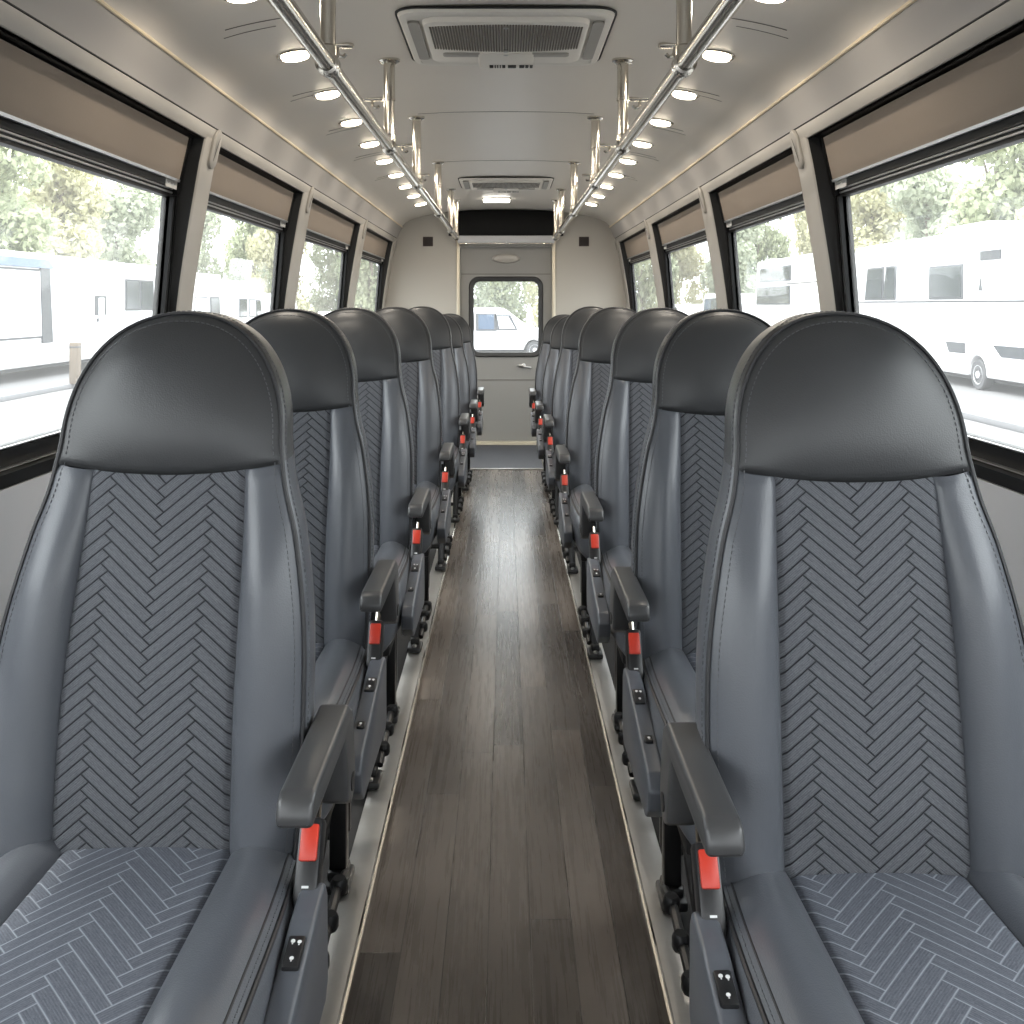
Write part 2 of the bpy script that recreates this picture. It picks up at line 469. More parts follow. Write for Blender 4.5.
# windows and blinds
ORD = ['nearest', 'second', 'third', 'rearmost']
wn = 1
def wmap(sg, y, z, off): return (sg*(Lg(z)+off), y, z)
def wbox(bm, sg, y0, y1, z0, z1, o0, o1, mi=0):
    vs = [bm.verts.new(wmap(sg, y, z, o)) for o in (o0, o1) for y in (y0, y1) for z in (z0, z1)]
    for f in ((0,1,3,2),(4,6,7,5),(0,4,5,1),(2,3,7,6),(0,2,6,4),(1,5,7,3)):
        bm.faces.new([vs[i] for i in f]).material_index = mi
for sg in (-1, 1):
    for k in range(len(PIL)-1):
        ya, yb = PIL[k][1], PIL[k+1][0]
        root = empty(f'window_{wn}', (0, 0, 0)); root['kind'] = 'structure'; wn += 1
        # reveal: from the trim edge out to the frame
        bm = BM()
        N = 12
        zz = [ZS + (ZH-ZS)*i/N for i in range(N+1)]
        loop = [(ya, z) for z in zz] + [(yb, z) for z in zz[::-1]]
        A = [bm.verts.new((sg*(LS(z)+.006), y + (.001 if y == ya else -.001), z)) for y, z in loop]
        A1 = [bm.verts.new((sg*(LS(z)+.03), y + (.004 if y == ya else -.004), z)) for y, z in loop]
        B = [bm.verts.new((sg*(Lg(z)-.012), y + (.012 if y == ya else -.012), z)) for y, z in loop]
        C_ = [bm.verts.new((sg*(Lg(z)+.015), y + (.012 if y == ya else -.012), z)) for y, z in loop]
        ringfaces(bm, A, A1); ringfaces(bm, A1, B); ringfaces(bm, B, C_)
        finish('reveal', bm, M['reveal'], root)
        ga, gb, gz0, gz1 = ya+.055, yb-.058, .872, 1.494
        bm = BM()
        wbox(bm, sg, ya+.006, ga, ZS, ZH, -.012, .012); wbox(bm, sg, gb, yb-.006, ZS, ZH, -.012, .012)
        wbox(bm, sg, ga, gb, gz1, ZH, -.012, .012); wbox(bm, sg, ga, gb, ZS, gz0, -.012, .012)
        # inner raised bead of the sash
        wbox(bm, sg, ga-.012, ga, gz0, gz1, -.022, 0); wbox(bm, sg, gb, gb+.014, gz0, gz1, -.024, 0)
        wbox(bm, sg, gb+.028, gb+.04, gz0, 1.56, -.024, 0)
        wbox(bm, sg, ga-.012, gb+.04, gz1+.026, gz1+.075, -.022, 0)
        wbox(bm, sg, ya+.006, yb-.006, ZS+.002, ZS+.03, -.044, 0); wbox(bm, sg, ya+.006, yb-.006, gz0-.022, gz0-.006, -.024, 0)
        fr = finish('window_frame', bm, M['frame'], root, smooth=False)
        bm = BM()
        for z in (gz1+.010, gz1+.021): wbox(bm, sg, ga-.012, gb+.01, z, z+.0042, -.0165, -.011)
        wbox(bm, sg, gb+.019, gb+.024, gz0, gz1, -.018, -.011)
        wbox(bm, sg, ya+.02, yb-.02, gz0-.004, gz0-.001, -.022, -.011)
        wbox(bm, sg, ya+.008, yb-.008, ZS+.033, ZS+.036, -.024, -.011)
        finish('silver_line', bm, M['framesilver'], fr, smooth=False)
        bm = BM(); wbox(bm, sg, ga-.003, gb+.003, gz0-.003, gz1+.003, -.003, .003); finish('glass_pane', bm, M['glass'], root, smooth=False)
        # white maker's sticker with a line of unreadable small print, far upper corner
        bm = BM(); wbox(bm, sg, gb-.075, gb+.03, gz1+.022, gz1+.062, -.0245, -.022); st = finish('sticker', bm, M['sticker'], root, smooth=False)
        bm = BM()
        y = gb-.066; rr = random.Random(wn)
        while y < gb+.018:
            wd = rr.choice((.004, .006, .009)); z0 = gz1+.034+rr.choice((0, 0, .003))
            wbox(bm, sg, y, y+wd, z0, gz1+.050-rr.choice((0, 0, .004)), -.0251, -.0245); y += wd+.0035
        finish('print', bm, M['acgrey'], st, smooth=False)
        # roller blind, a thing hung in the reveal (none on the window behind the camera)
        if k == 0: continue
        o = empty('roller_blind', (sg*.97, (ya+yb)/2, 1.60))
        lab = ['', 'taupe roller blind pulled a little down over the nearest window, %s side', 'taupe roller blind in the second window from the front, %s side',
                   'taupe roller blind in the third window from the front, %s side', 'short taupe roller blind in the last window before the rear wall, %s side'][k] % rowname(sg)
        tag(o, lab, 'blind', 'roller blinds above the windows')
        def bx(y, z, off): return (sg*(.955 + (1.67-z)*.224 + off) - sg*.97, y-(ya+yb)/2, z-1.60)
        def bbox(bm, y0, y1, z0, z1, o0, o1):
            vs = [bm.verts.new(bx(y, z, oo)) for oo in (o0, o1) for y in (y0, y1) for z in (z0, z1)]
            for f in ((0,1,3,2),(4,6,7,5),(0,4,5,1),(2,3,7,6),(0,2,6,4),(1,5,7,3)): bm.faces.new([vs[i] for i in f])
        bm = BM(); bbox(bm, ya+.03, yb-.045, 1.545, 1.672, 0, .003); finish('fabric', bm, M['blind'], o, smooth=False)
        bm = BM(); bbox(bm, ya+.03, yb-.045, 1.538, 1.545, -.003, .005); finish('bottom_bar', bm, M['framesilver'], o, smooth=False)
        for g0, g1 in ((ya+.008, ya+.026), (yb-.038, yb-.016)):
            bm = BM(); bbox(bm, g0, g1, 1.50, 1.676, .0, .02); finish('guide', bm, M['frame'], o, smooth=False)

# rear wall
bm = BM()
def rear_outline(sg):
    pts = [(sg*.41, 0), (sg*1.05, 0)] + [(sg*(LS(.3+1.4*i/12)+.05), .3+1.4*i/12) for i in range(13)] + [(sg*.93, 1.87), (sg*.84, 1.92), (sg*.70, 1.955), (sg*.41, 1.985)]
    return pts
for sg in (-1, 1): prism(bm, rear_outline(sg), 8.295, 8.36, 'y')
box(bm, (-.41, 8.32, 1.655), (.41, 8.36, 1.97))
rw = stru('wall_rear', bm, M['wallbeige'], smooth=False)
for sg in (-1, 1):
    bm = BM(); box(bm, (min(sg*.385, sg*.412), 8.28, 0), (max(sg*.385, sg*.412), 8.40, 1.70), .004); finish('door_post', bm, M['brass'], rw)
    bm = BM(); box(bm, (sg*.65-.042, 8.288, 1.655), (sg*.65+.042, 8.297, 1.735), .003)
    g = finish('speaker_grille', bm, M['brown'], rw)
    bm = BM()
    for q in range(7): box(bm, (sg*.65-.035, 8.285, 1.664+q*.0095), (sg*.65+.035, 8.289, 1.668+q*.0095))
    finish('slat', bm, M['dark'], g, smooth=False)
# black panel over the door and the grey lip below it
ob = empty('overhead_panel', (0, 8.26, 1.74)); tag(ob, 'wide glossy black panel above the rear door under the ceiling', 'panel')
bm = BM(); pts = [(-.475, -.0), (.475, 0)] + [(x, ceil_z(x)-.004-1.74) for x in (.475, .3, .15, 0, -.15, -.3, -.475)]
prism(bm, pts, -.03, .035, 'y', .003); finish('black_face', bm, M['panelblack'], ob)
bm = BM(); box(bm, (-.40, -.05, -.062), (.40, .06, -.001), .008); finish('grey_lip', bm, M['wallgrey'], ob)
bm = BM(); box(bm, (-.385, -.05, -.070), (.385, -.03, -.062), .002); lp = finish('lip_edge', bm, M['steel'], ob)
bm = BM(); lathe(bm, [(.009, 0), (.009, .012), (.004, .016)], (0, -.052, -.06), 12, Matrix.Rotation(radians(90), 4, 'X')); finish('catch', bm, M['screw'], ob)

# rear door
dr = empty('door_1', (0, 8.34, 0)); dr['kind'] = 'structure'
bm = BM()
DX = .384
outer = rrect(-DX, DX, .03, 1.655, .01, 6); inner = rrect(-.29, .29, .75, 1.385, .07, 6)
A = [bm.verts.new((x, 0, z)) for x, z in outer]; B = [bm.verts.new((x, 0, z)) for x, z in inner]
ringfaces(bm, A, B)
C_ = [bm.verts.new((x, .04, z)) for x, z in outer]; D_ = [bm.verts.new((x, .04, z)) for x, z in inner]
ringfaces(bm, A, C_); ringfaces(bm, B, D_); ringfaces(bm, C_, D_)
finish('door_leaf', bm, M['doorgrey'], dr, ang=30)
bm = BM()
o1 = rrect(-.312, .312, .728, 1.405, .085, 8); i1 = rrect(-.270, .270, .770, 1.363, .055, 8); m1 = rrect(-.30, .30, .74, 1.393, .075, 8)
R0 = [bm.verts.new((x, .0, z)) for x, z in o1]; R1 = [bm.verts.new((x, -.022, z)) for x, z in m1]; R2 = [bm.verts.new((x, -.016, z)) for x, z in i1]; R3 = [bm.verts.new((x, .02, z)) for x, z in i1]
ringfaces(bm, R0, R1); ringfaces(bm, R1, R2); ringfaces(bm, R2, R3)
wg = finish('window_gasket', bm, M['rubber'], dr, ang=50)
bm = BM(); prism(bm, rrect(-.285, .285, .755, 1.378, .06, 8), .012, .018, 'y'); finish('window_glass', bm, M['glass'], dr, smooth=False)
bm = BM(); box(bm, (-DX+.01, -.004, 1.422), (DX-.01, 0, 1.428)); box(bm, (-DX+.01, -.004, .536), (DX-.01, 0, .541)); finish('panel_joint', bm, M['seam'], dr, smooth=False)
bm = BM()
A_ = []
for r_, y_ in ((1.0, 0), (.97, -.016), (.86, -.022), (.80, -.018), (.5, -.026), (0.1, -.028)):
    A_.append([bm.verts.new((.118*r_*cos(2*pi*q/40), y_, 1.555 + .038*r_*sin(2*pi*q/40))) for q in range(40)])
for q in range(len(A_)-1): ringfaces(bm, A_[q], A_[q+1])
bm.faces.new(A_[-1]); finish('oval_lamp', bm, M['oval'], dr, ang=50)
bm = BM(); tube(bm, [(.10, -.004, .658), (.115, -.025, .66), (.14, -.03, .66), (.165, -.025, .648), (.21, -.018, .642)], .008, 8)
lathe(bm, [(.017, 0), (.017, .01), (.01, .014)], (.148, 0, .66), 16, Matrix.Rotation(radians(90), 4, 'X')); finish('latch', bm, M['screw'], dr)
bm = BM(); box(bm, (-.384, -.05, .004), (.384, .04, .028), .004); box(bm, (-.384, -.085, .003), (.384, -.05, .012), .003); finish('threshold', bm, M['brass'], dr)

# front end behind the camera: bulkhead, its unseen windscreen sized to set daylight on the seats
fw = empty('wall_front', (0, Y0, 0)); fw['kind'] = 'structure'
bm = BM()
box(bm, (-1.1, -.08, -.05), (1.1, 0, .95)); box(bm, (-1.1, -.08, 1.60), (1.1, 0, 2.06))
for sg in (-1, 1): box(bm, (min(sg*.75, sg*1.10), -.08, .95), (max(sg*.75, sg*1.10), 0, 1.60))
finish('bulkhead', bm, M['wallgrey'], fw, smooth=False)
bm = BM(); box(bm, (-.76, -.05, .94), (.76, -.043, 1.61)); finish('windscreen', bm, M['glass'], fw, smooth=False)

# ------------------------------------------------------------------ aisle tracks
for sg in (-1, 1):
    r_ = empty('seat_track', (sg*.298, 0, 0))
    tag(r_, 'brushed aluminium floor track running under the %s row of seats' % rowname(sg), 'track', 'floor tracks along the aisle')
    bm = BM(); box(bm, (-.030, -1.5, 0), (.030, 7.4, .012), .002); finish('rail_body', bm, M['alu'], r_)
    bm = BM(); x = -sg*.030; tube(bm, [(x, -1.5, .010), (x, 7.4, .010)], .006, 8); finish('edge_bead', bm, M['steel'], r_)

# ------------------------------------------------------------------ seats
# pillow-shaped upholstery is described by a half width W(s) along a spine s, a base surface and a height field
ZB, ZT, ZC, WC = .465, 1.154, .985, .142
WB = [(.44, .178), (.50, .188), (.56, .192), (.66, .194), (.76, .188), (.87, .168), (.93, .151), (.985, .142)]
def W_back(s):
    if s >= ZC:
        t = min(1, (s-ZC)/(ZT-ZC)); return WC*max(0, 1-t**2.2)**(1/2.2)
    return interp(WB, s)
YB = [(.44, -.012), (.50, 0), (.58, .008), (.75, .034), (.90, .066), (.98, .085), (1.06, .108), (1.12, .128), (1.154, .146)]
def y_back(s): return interp(YB, s)
def P_back(s): return interp([(.44, .108), (.56, .108), (.76, .105), (.97, .098)], s)
def ZSE(u): return .947 + .013*u*u
SKEW = 0.0
def map_back(x, s, h):
    k = max(0, min(1, (.93-s)/.3))
    return (x - SKEW*k*k*(3-2*k), y_back(s) - h, s)
def crease(d, r=.004, a=.004): return -a*exp(-(d/r)**2)
def h_body(x, s, w, p):
    ax = abs(x); u = ax/max(w, 1e-6)
    if ax <= p + 1e-9: h = .003 + .004*(1-(ax/p)**2) + crease(p-ax)
    else:
        t = (ax-p)/max(1e-6, w-p); q = max(0, min(1, (ZSE(u)-s)/.15)); q = .30 + .70*q*q*(3-2*q); h = .027*q*sin(pi*min(1, t)**.85)**.85 * (1 if t < 1 else 0) + crease(ax-p)*(.3+.7*q)
    h += crease(ZSE(u)-s, .005, .004) - .02*exp(-((s-ZB)/.022)**2)
    return h
def h_head(x, s, w):
    u = min(1, abs(x)/max(w, 1e-6)); z0 = ZSE(u); v = min(1, max(0, (s-z0)/(ZT-z0)))
    g = (1-exp(-v/.22))/(1-exp(-1/.22))
    return (.004 + .028*g)*(1-u**2.6)*(1-v**5)**.6 + crease(v*.2, .0045, .005)*min(1, (1-u)/.05)

def cosp(n): return [.5-.5*cos(pi*i/n) for i in range(n+1)]

def patch(mapf, rows, cols, pt, mat, name, parent, m, uvf=None, flip=False):
    """rows x cols grid; pt(r, c) gives (x, s, h); m mirrors in x"""
    bm = BM(); uvl = bm.loops.layers.uv.new('UVMap')
    V = []; UV = {}
    for r in rows:
        line = []
        for c in cols:
            x, s, h = pt(r, c)
            v = bm.verts.new(mapf(x, s, h)); v.co.x *= m; UV[v] = (x*m, s); line.append(v)
        V.append(line)
    for i in range(len(rows)-1):
        for j in range(len(cols)-1):
            q = [V[i][j], V[i][j+1], V[i+1][j+1], V[i+1][j]]
            if flip != (m < 0): q = q[::-1]
            try: f = bm.faces.new(q)
            except ValueError: continue
            for lo in f.loops: lo[uvl].uv = UV[lo.vert]
    bmesh.ops.remove_doubles(bm, verts=bm.verts, dist=2e-5)
    return bm

def contour(Wf, s0, s1, n, pole=True):
    """open outline (x, s, nx, ns) from one foot over the end to the other foot"""
    ss = [s0 + (s1-s0)*sin(pi/2*i/n) for i in range(n+1)]
    pts = [(-Wf(s), s) for s in ss] + [(Wf(s), s) for s in ss[-2::-1]]
    # drop the crowding near the pole then resample evenly
    L_ = [0]
    for a, b in zip(pts, pts[1:]): L_.append(L_[-1] + sqrt((a[0]-b[0])**2 + (a[1]-b[1])**2))
    N = 120; out = []; k = 0
    for i in range(N+1):
        d = L_[-1]*i/N
        while k < len(pts)-2 and L_[k+1] < d: k += 1
        t = (d-L_[k])/max(1e-9, L_[k+1]-L_[k])
        out.append((pts[k][0]+(pts[k+1][0]-pts[k][0])*t, pts[k][1]+(pts[k+1][1]-pts[k][1])*t))
    res = []
    for i, p in enumerate(out):
        a = out[max(0, i-1)]; b = out[min(N, i+1)]
        tx, ts = b[0]-a[0], b[1]-a[1]; l = sqrt(tx*tx+ts*ts)
        res.append((p[0], p[1], -ts/l, tx/l))
    return res

def rim(bm, mapf, cont, prof, m, keep=lambda s: True, flip=False):
    V = []
    for x, s, nx, ns in cont:
        if not keep(s): V.append(None); continue
        ln = []
        for o, d in prof:
            v = bm.verts.new(mapf(x + nx*o, s + ns*o, -d)); v.co.x *= m; ln.append(v)
        V.append(ln)
    for i in range(len(V)-1):
        if V[i] is None or V[i+1] is None: continue
        for j in range(len(prof)-1):
            bm.faces.new([V[i][j], V[i][j+1], V[i+1][j+1], V[i+1][j]])

def pip(mapf, cont, o, d, r, m, n=6):
    bm = BM()
    pts = []
    for x, s, nx, ns in cont:
        p = mapf(x + nx*o, s + ns*o, -d); pts.append((p[0]*m, p[1], p[2]))
    tube(bm, pts, r, n); return bm

def stitches(bm, mapf, hf, cont, o, r, m, every=.0072, ln=.0044):
    pts = []
    for x, s, nx, ns in cont:
        xx, s2 = x + nx*o, s + ns*o
        p = mapf(xx, s2, hf(xx, s2)); pts.append(Vector((p[0]*m, p[1], p[2])))
    d = 0.0; nxt = 0.0
    for a, b in zip(pts, pts[1:]):
        l = (b-a).length
        if l < 1e-6: continue
        while nxt < d + l:
            t = (nxt-d)/l; q = a + (b-a)*t; e = q + (b-a).normalized()*ln
            tube(bm, [q, e], r, 4); nxt += every
        d += l

ARMP = [(-.165, .613), (-.168, .624), (-.160, .641), (-.145, .646), (.085, .646), (.112, .630), (.128, .590), (.138, .535), (.128, .512), (.104, .506), (.078, .520), (.066, .562), (.052, .610)]

def make_seat(m):
    global SKEW
    SKEW = .009 if m > 0 else .0
    root = empty('bus_seat')
    rs = [i/64 for i in range(65)]
    # --- backrest: leather body (bolsters, sides, back)
    body = BM()
    def bodypt(sgn):
        def pt(r, c):
            # c: 0 at panel edge, 1 at piping
            s = ZB
            for _ in range(3):
                w = W_back(s); p = P_back(s); x = p + (w-p)*c; u = x/w; s = ZB + (ZSE(u)-ZB)*r
            return sgn*x, s, h_body(x, s, w, p)
        return pt
    for sgn in (-1, 1):
        t = patch(map_back, rs, cosp(16), bodypt(sgn), None, '', None, m, flip=(sgn < 0)); merge(body, t)
    cont = contour(W_back, ZB, ZT, 160)
    prof = [(0, 0), (.0035, .005), (.005, .022), (.004, .05), (-.001, .085), (-.008, .104), (-.02, .112)]
    seam = ZSE(1)
    rim(body, map_back, cont, prof, m, keep=lambda s: s <= seam + .004)
    def backpt(r, c):
        s = ZB + (seam+.003-ZB)*r; return c*(W_back(s)-.02), s, -.112 - .012*(1-c*c)
    merge(body, patch(map_back, [i/20 for i in range(21)], [-1+i/5 for i in range(11)], backpt, None, '', None, m, flip=True))
    def botpt(r, c): return c*W_back(ZB), ZB, -.11*r
    merge(body, patch(map_back, [0, .5, 1], [-1, 0, 1], botpt, None, '', None, m))
    backrest = finish('backrest', body, M['leather'], root, recalc=False, ang=60)
    # --- herringbone panel of the backrest
    def panpt(r, c):
        s = ZB
        for _ in range(3):
            w = W_back(s); p = P_back(s); x = p*c; s = ZB + (ZSE(x/w)-ZB)*r
        return x, s, h_body(x, s, w, p)
    cc = [-1+2*t for t in cosp(30)]
    finish('fabric_panel', patch(map_back, rs, cc, panpt, None, '', None, m), M['fabric'], backrest, recalc=False, ang=60)
    # --- headrest
    hd = BM()
    def headpt(r, c):
        s = .97
        v = sin(pi/2*r)
        u = abs(c); z0 = ZSE(u); s = z0 + (ZT-z0)*v; w = W_back(s)
        return c*w, s, h_head(c*w, s, w)
    merge(hd, patch(map_back, [t for t in cosp(40)], cc, headpt, None, '', None, m))
    rim(hd, map_back, cont, prof, m, keep=lambda s: s >= seam - .004)
    def hbackpt(r, c):
        s = seam-.003 + (ZT-seam)*sin(pi/2*r); return c*max(0, W_back(s)-.02), s, -.112 - .012*(1-c*c)*(1-r)
    merge(hd, patch(map_back, [i/16 for i in range(17)], [-1+i/5 for i in range(11)], hbackpt, None, '', None, m, flip=True))
    head = finish('headrest', hd, M['headleather'], root, recalc=False, ang=60)
    # piping and stitching around the outline
    finish('piping', pip(map_back, cont, .0015, -.0005, .0030, m), M['piping'], backrest)
    st = BM()
    hh = lambda x, s: (h_head(x, s, W_back(s)) if s > seam else h_body(x, s, W_back(s), P_back(s))) + .0006
    stitches(st, map_back, hh, cont, -.0085, .0007, m)
    sd = lambda x, s: -.014
    stitches(st, map_back, sd, cont, .0048, .0007, m)
    finish('stitching', st, M['thread'], backrest)
    # --- seat cushion
    S0, S1, SCc, WCU = -.05, .455, .27, .190
    def W_c(s):
        if s > SCc:
            t = min(1, (s-SCc)/(S1-SCc)); return WCU*max(0, 1-t**3.6)**(1/3.6)
        return interp([(-.06, .178), (0, .184), (.12, .189), (.27, .190)], s)
    def zc(s): return .488 + .012*max(0, s)/.45 - .055*max(0, (s-.30)/.155)**2.2
    def mapc(x, s, h): return (x, -s, zc(s) + h)
    PC = .103
    def h_c(x, s, w):
        p = min(PC, w*.6); ax = abs(x)
        e = max(0, 1-((s-S0)/(S1-S0))**9)
        if ax <= p: h = (.014 + .006*(1-(ax/max(p, 1e-6))**2))*e + crease(p-ax)*e
        else:
            t = min(1, (ax-p)/max(1e-6, w-p)); h = (.014*(1-t**2.2) + .019*sin(pi*t**.9))*e + crease(ax-p)*e
        return h
    cu = BM()
    rows = cosp(44)
    def cpt(sgn):
        def pt(r, c):
            s = S0 + (S1-S0)*sin(pi/2*r); w = W_c(s); p = min(PC, w*.6); x = p + (w-p)*c
            return sgn*x, s, h_c(x, s, w)
        return pt
    for sgn in (-1, 1): merge(cu, patch(mapc, rows, cosp(14), cpt(sgn), None, '', None, m, flip=(sgn > 0)))
    ccont = contour(W_c, S0, S1, 120)
    cprof = [(0, 0), (.007, .008), (.012, .03), (.013, .06), (.008, .10), (-.004, .122), (-.02, .126)]
    rim(cu, mapc, ccont, cprof, m)
    def ubot(r, c):
        s = S0 + (S1-S0)*sin(pi/2*r); return c*max(0, W_c(s)-.018), s, -.126
    merge(cu, patch(mapc, [i/14 for i in range(15)], [-1+i/4 for i in range(9)], ubot, None, '', None, m))
    bmesh.ops.recalc_face_normals(cu, faces=cu.faces)
    cush = finish('seat_cushion', cu, M['leather'], root, recalc=False, ang=60)
    def cpan(r, c):
        s = S0 + (S1-S0)*sin(pi/2*r); w = W_c(s); p = min(PC, w*.6); return c*p, s, h_c(c*p, s, w)
    finish('fabric_panel', patch(mapc, rows, [-1+2*t for t in cosp(24)], cpan, None, '', None, m, flip=True), M['fabric_seat'], cush, recalc=False, ang=60)
    cst = [c for c in ccont]
    finish('piping', pip(mapc, cst, .0005, -.001, .0028, m), M['piping'], cush)
    bm = BM()
    hcc = lambda x, s: h_c(x, s, W_c(s)) + .0004
    inn = []
    for x, s, nx, ns in cst:
        xx, s2 = x - nx*.011, s - ns*.011
        inn.append(mapc(xx*m, s2, hcc(xx, s2)))
    tube(bm, inn, .0015, 5); finish('seam_line', bm, M['piping'], cush)
    bm = BM(); stitches(bm, mapc, hcc, cst, -.0055, .0006, m); finish('stitching', bm, M['thread'], cush)
    X = lambda a, b: (min(m*a, m*b), max(m*a, m*b))
    # --- seat pan and back pivot
    bm = BM(); x0, x1 = X(-.175, .175); box(bm, (x0, -.40, .335), (x1, .06, .366), .006); finish('seat_pan', bm, M['blackmetal'], root)
    for sgn in (-1, 1):
        bm = BM(); a, b = X(sgn*.172, sgn*.194)
        prism(bm, [(-.06, .36), (.02, .36), (.085, .47), (.105, .56), (.06, .57), (.02, .50)], a, b, 'x', .004)
        finish('recline_hinge', bm, M['blackmetal'], root)
    # --- aisle-side plastic shield
    a, b = X(.200, .229)
    bm = BM(); prism(bm, [(-.045, .478), (-.058, .497), (-.12, .492), (-.365, .446), (-.385, .425), (-.378, .392), (-.345, .366), (-.06, .356), (-.042, .375)], a, b, 'x', .005, 3)
    sh = finish('side_shield', bm, M['shield'], root, ang=50)
    def shtop(y): return lerp([(-.365, .446), (-.12, .492), (-.058, .497)], y)
    def pad(y0, y1, hw, marks, nm):
        bm = BM()
        cx = m*.2145
        zz = shtop((y0+y1)/2); sl = math.atan2(shtop(y1)-shtop(y0), y1-y0)
        Mx = Matrix.Translation((cx, (y0+y1)/2, zz)) @ Matrix.Rotation(sl, 4, 'X')
        l = (y1-y0)/2
        box(bm, (-hw, -l, -.004), (hw, l, .005), .003, 2, Mx)
        s_ = finish(nm, bm, M['black'], sh)
        bm = BM()
        for (mx, my) in marks:
            t = BM(); lathe(t, [(.0024, 0), (.0024, .0003), (.0012, .0004)], (mx, my, .0051), 10); merge(bm, t, Mx)
            t = BM(); box(t, (mx-.0007, my-.0042, .0051), (mx+.0007, my-.0028, .0054)); merge(bm, t, Mx)
        finish('symbol', bm, M['white_mark'], s_, smooth=False)
    pad(-.188, -.146, .0095, ((0, -.010), (-.003, .012), (.004, .011)), 'switch')
    pad(-.295, -.277, .007, ((0, 0),), 'button')
    # --- armrest with its downward bracket
    a, b = X(.194, .234)
    bm = BM(); prism(bm, ARMP, a, b, 'x', .006, 3); arm = finish('armrest', bm, M['armplastic'], root, ang=50)
    bm = BM(); a, b = X(.192, .2355); Mx = Matrix.Rotation(radians(90), 4, 'Y')
    lathe(bm, [(.012, a), (.012, b)], (0, .106, .535), 16, Matrix(((0, 0, 1, 0), (0, 1, 0, 0), (1, 0, 0, 0), (0, 0, 0, 1)))); finish('pivot_cap', bm, M['black'], arm)
    # --- seat belt buckle on a stalk
    bm = BM()
    Mx = Matrix.Translation((m*.207, -.047, .507)) @ Matrix.Rotation(radians(-33), 4, 'X')
    box(bm, (-.0145, -.016, -.046), (.0145, .016, .052), .006, 2, Mx)
    bk = finish('belt_buckle', bm, M['black'], root)
    bm = BM(); box(bm, (-.0105, -.0195, .005), (.0105, -.013, .044), .0025, 2, Mx); finish('release_button', bm, M['red'], bk)
    bm = BM(); box(bm, (-.004, -.0166, -.022), (.004, -.0159, -.0195), 0, 1, Mx); finish('symbol', bm, M['white_mark'], bk, smooth=False)
    bm = BM(); tube(bm, [(m*.207, -.035, .535), (m*.208, -.012, .566), (m*.205, .03, .55), (m*.197, .06, .50)], .0035, 6); finish('stalk', bm, M['steel'], bk)
    # --- legs: an aisle side and a wall side, each with two posts, a brace, feet and bolts
    for xl in (.125, -.125):
        x = m*xl
        bm = BM()
        box(bm, (x-.017, .012, .012), (x+.017, .046, .36), .004)
        box(bm, (x-.017, .058, .10), (x+.017, .075, .36), .003)
        lg = finish('leg', bm, M['blackmetal'], root)
        bm = BM(); box(bm, (x-.026, -.012, .012), (x+.026, .07, .032), .006); box(bm, (x-.02, .002, .03), (x+.02, .056, .05), .006); ft = finish('foot', bm, M['black'], lg)
        for yy in (-.002, .061):
            bm = BM(); lathe(bm, [(.0075, 0), (.0075, .006), (.004, .008)], (x, yy, .032), 10); finish('bolt', bm, M['screw'], ft)
        bm = BM()
        tube(bm, [(x, -.345, .03), (x, -.30, .12), (x, -.20, .33), (x, -.19, .36)], .014, 8)
        lg2 = finish('leg', bm, M['blackmetal'], root)
        bm = BM(); box(bm, (x-.024, -.385, .012), (x+.024, -.31, .030), .006); box(bm, (x-.014, -.36, .03), (x+.014, -.325, .052), .006); ft = finish('foot', bm, M['black'], lg2)
        bm = BM(); lathe(bm, [(.0075, 0), (.0075, .006), (.004, .008)], (x, -.373, .030), 10); finish('bolt', bm, M['screw'], ft)
        bm = BM()
        tube(bm, [(x+m*.018, .0, .05), (x+m*.02, -.10, .085), (x+m*.02, -.29, .07), (x+m*.018, -.335, .05)], .009, 8)
        tube(bm, [(x, .03, .30), (x, -.28, .13)], .010, 8)
        for yy, zz in ((-.10, .085), (-.20, .08), (-.29, .07)):
            lathe(bm, [(.014, -.014), (.016, -.008), (.016, .008), (.012, .014)], (x+m*.022, yy, zz), 10)
        finish('brace', bm, M['blackmetal'], root)
    bm = BM(); box(bm, (-.125, -.215, .33), (.125, -.185, .352), .003); finish('crossbar', bm, M['blackmetal'], root)
    for yy, zz in ((.03, .11), (-.31, .10)):
        bm = BM(); tube(bm, [(-.125, yy, zz), (.125, yy, zz)], .010, 8); finish('crossbar', bm, M['blackmetal'], root)
    return root

# rows: (distance of backrest foot, lateral centre, scale)
ROWS = {-1: [(1.215, .438, 1), (1.955, .458, 1), (2.75, .450, 1), (3.68, .430, 1), (4.70, .410, 1), (5.65, .396, .96), (6.55, .380, .955)],
        1: [(1.16, .434, 1), (1.90, .446, 1), (2.70, .444, 1), (3.62, .418, 1), (4.65, .412, 1), (5.60, .400, .955), (6.50, .388, .95)]}
POS = ['nearest the camera', 'second from the front', 'third from the front', 'fourth from the front', 'third from the rear door', 'second from the rear door', 'closest to the rear door']
for sg in (-1, 1):
    proto = make_seat(1 if sg < 0 else -1)
    for i, (d, c, sc) in enumerate(ROWS[sg]):
        o = proto if i == 0 else copy_tree(proto)
        o.location = (sg*c, d, .0142-.012*sc); o.scale = (1, 1, sc)
        tag(o, 'grey herringbone leather seat, %s, %s of the aisle' % (POS[i], rowname(sg)), 'seat', 'single seats along the %s of the aisle' % rowname(sg))

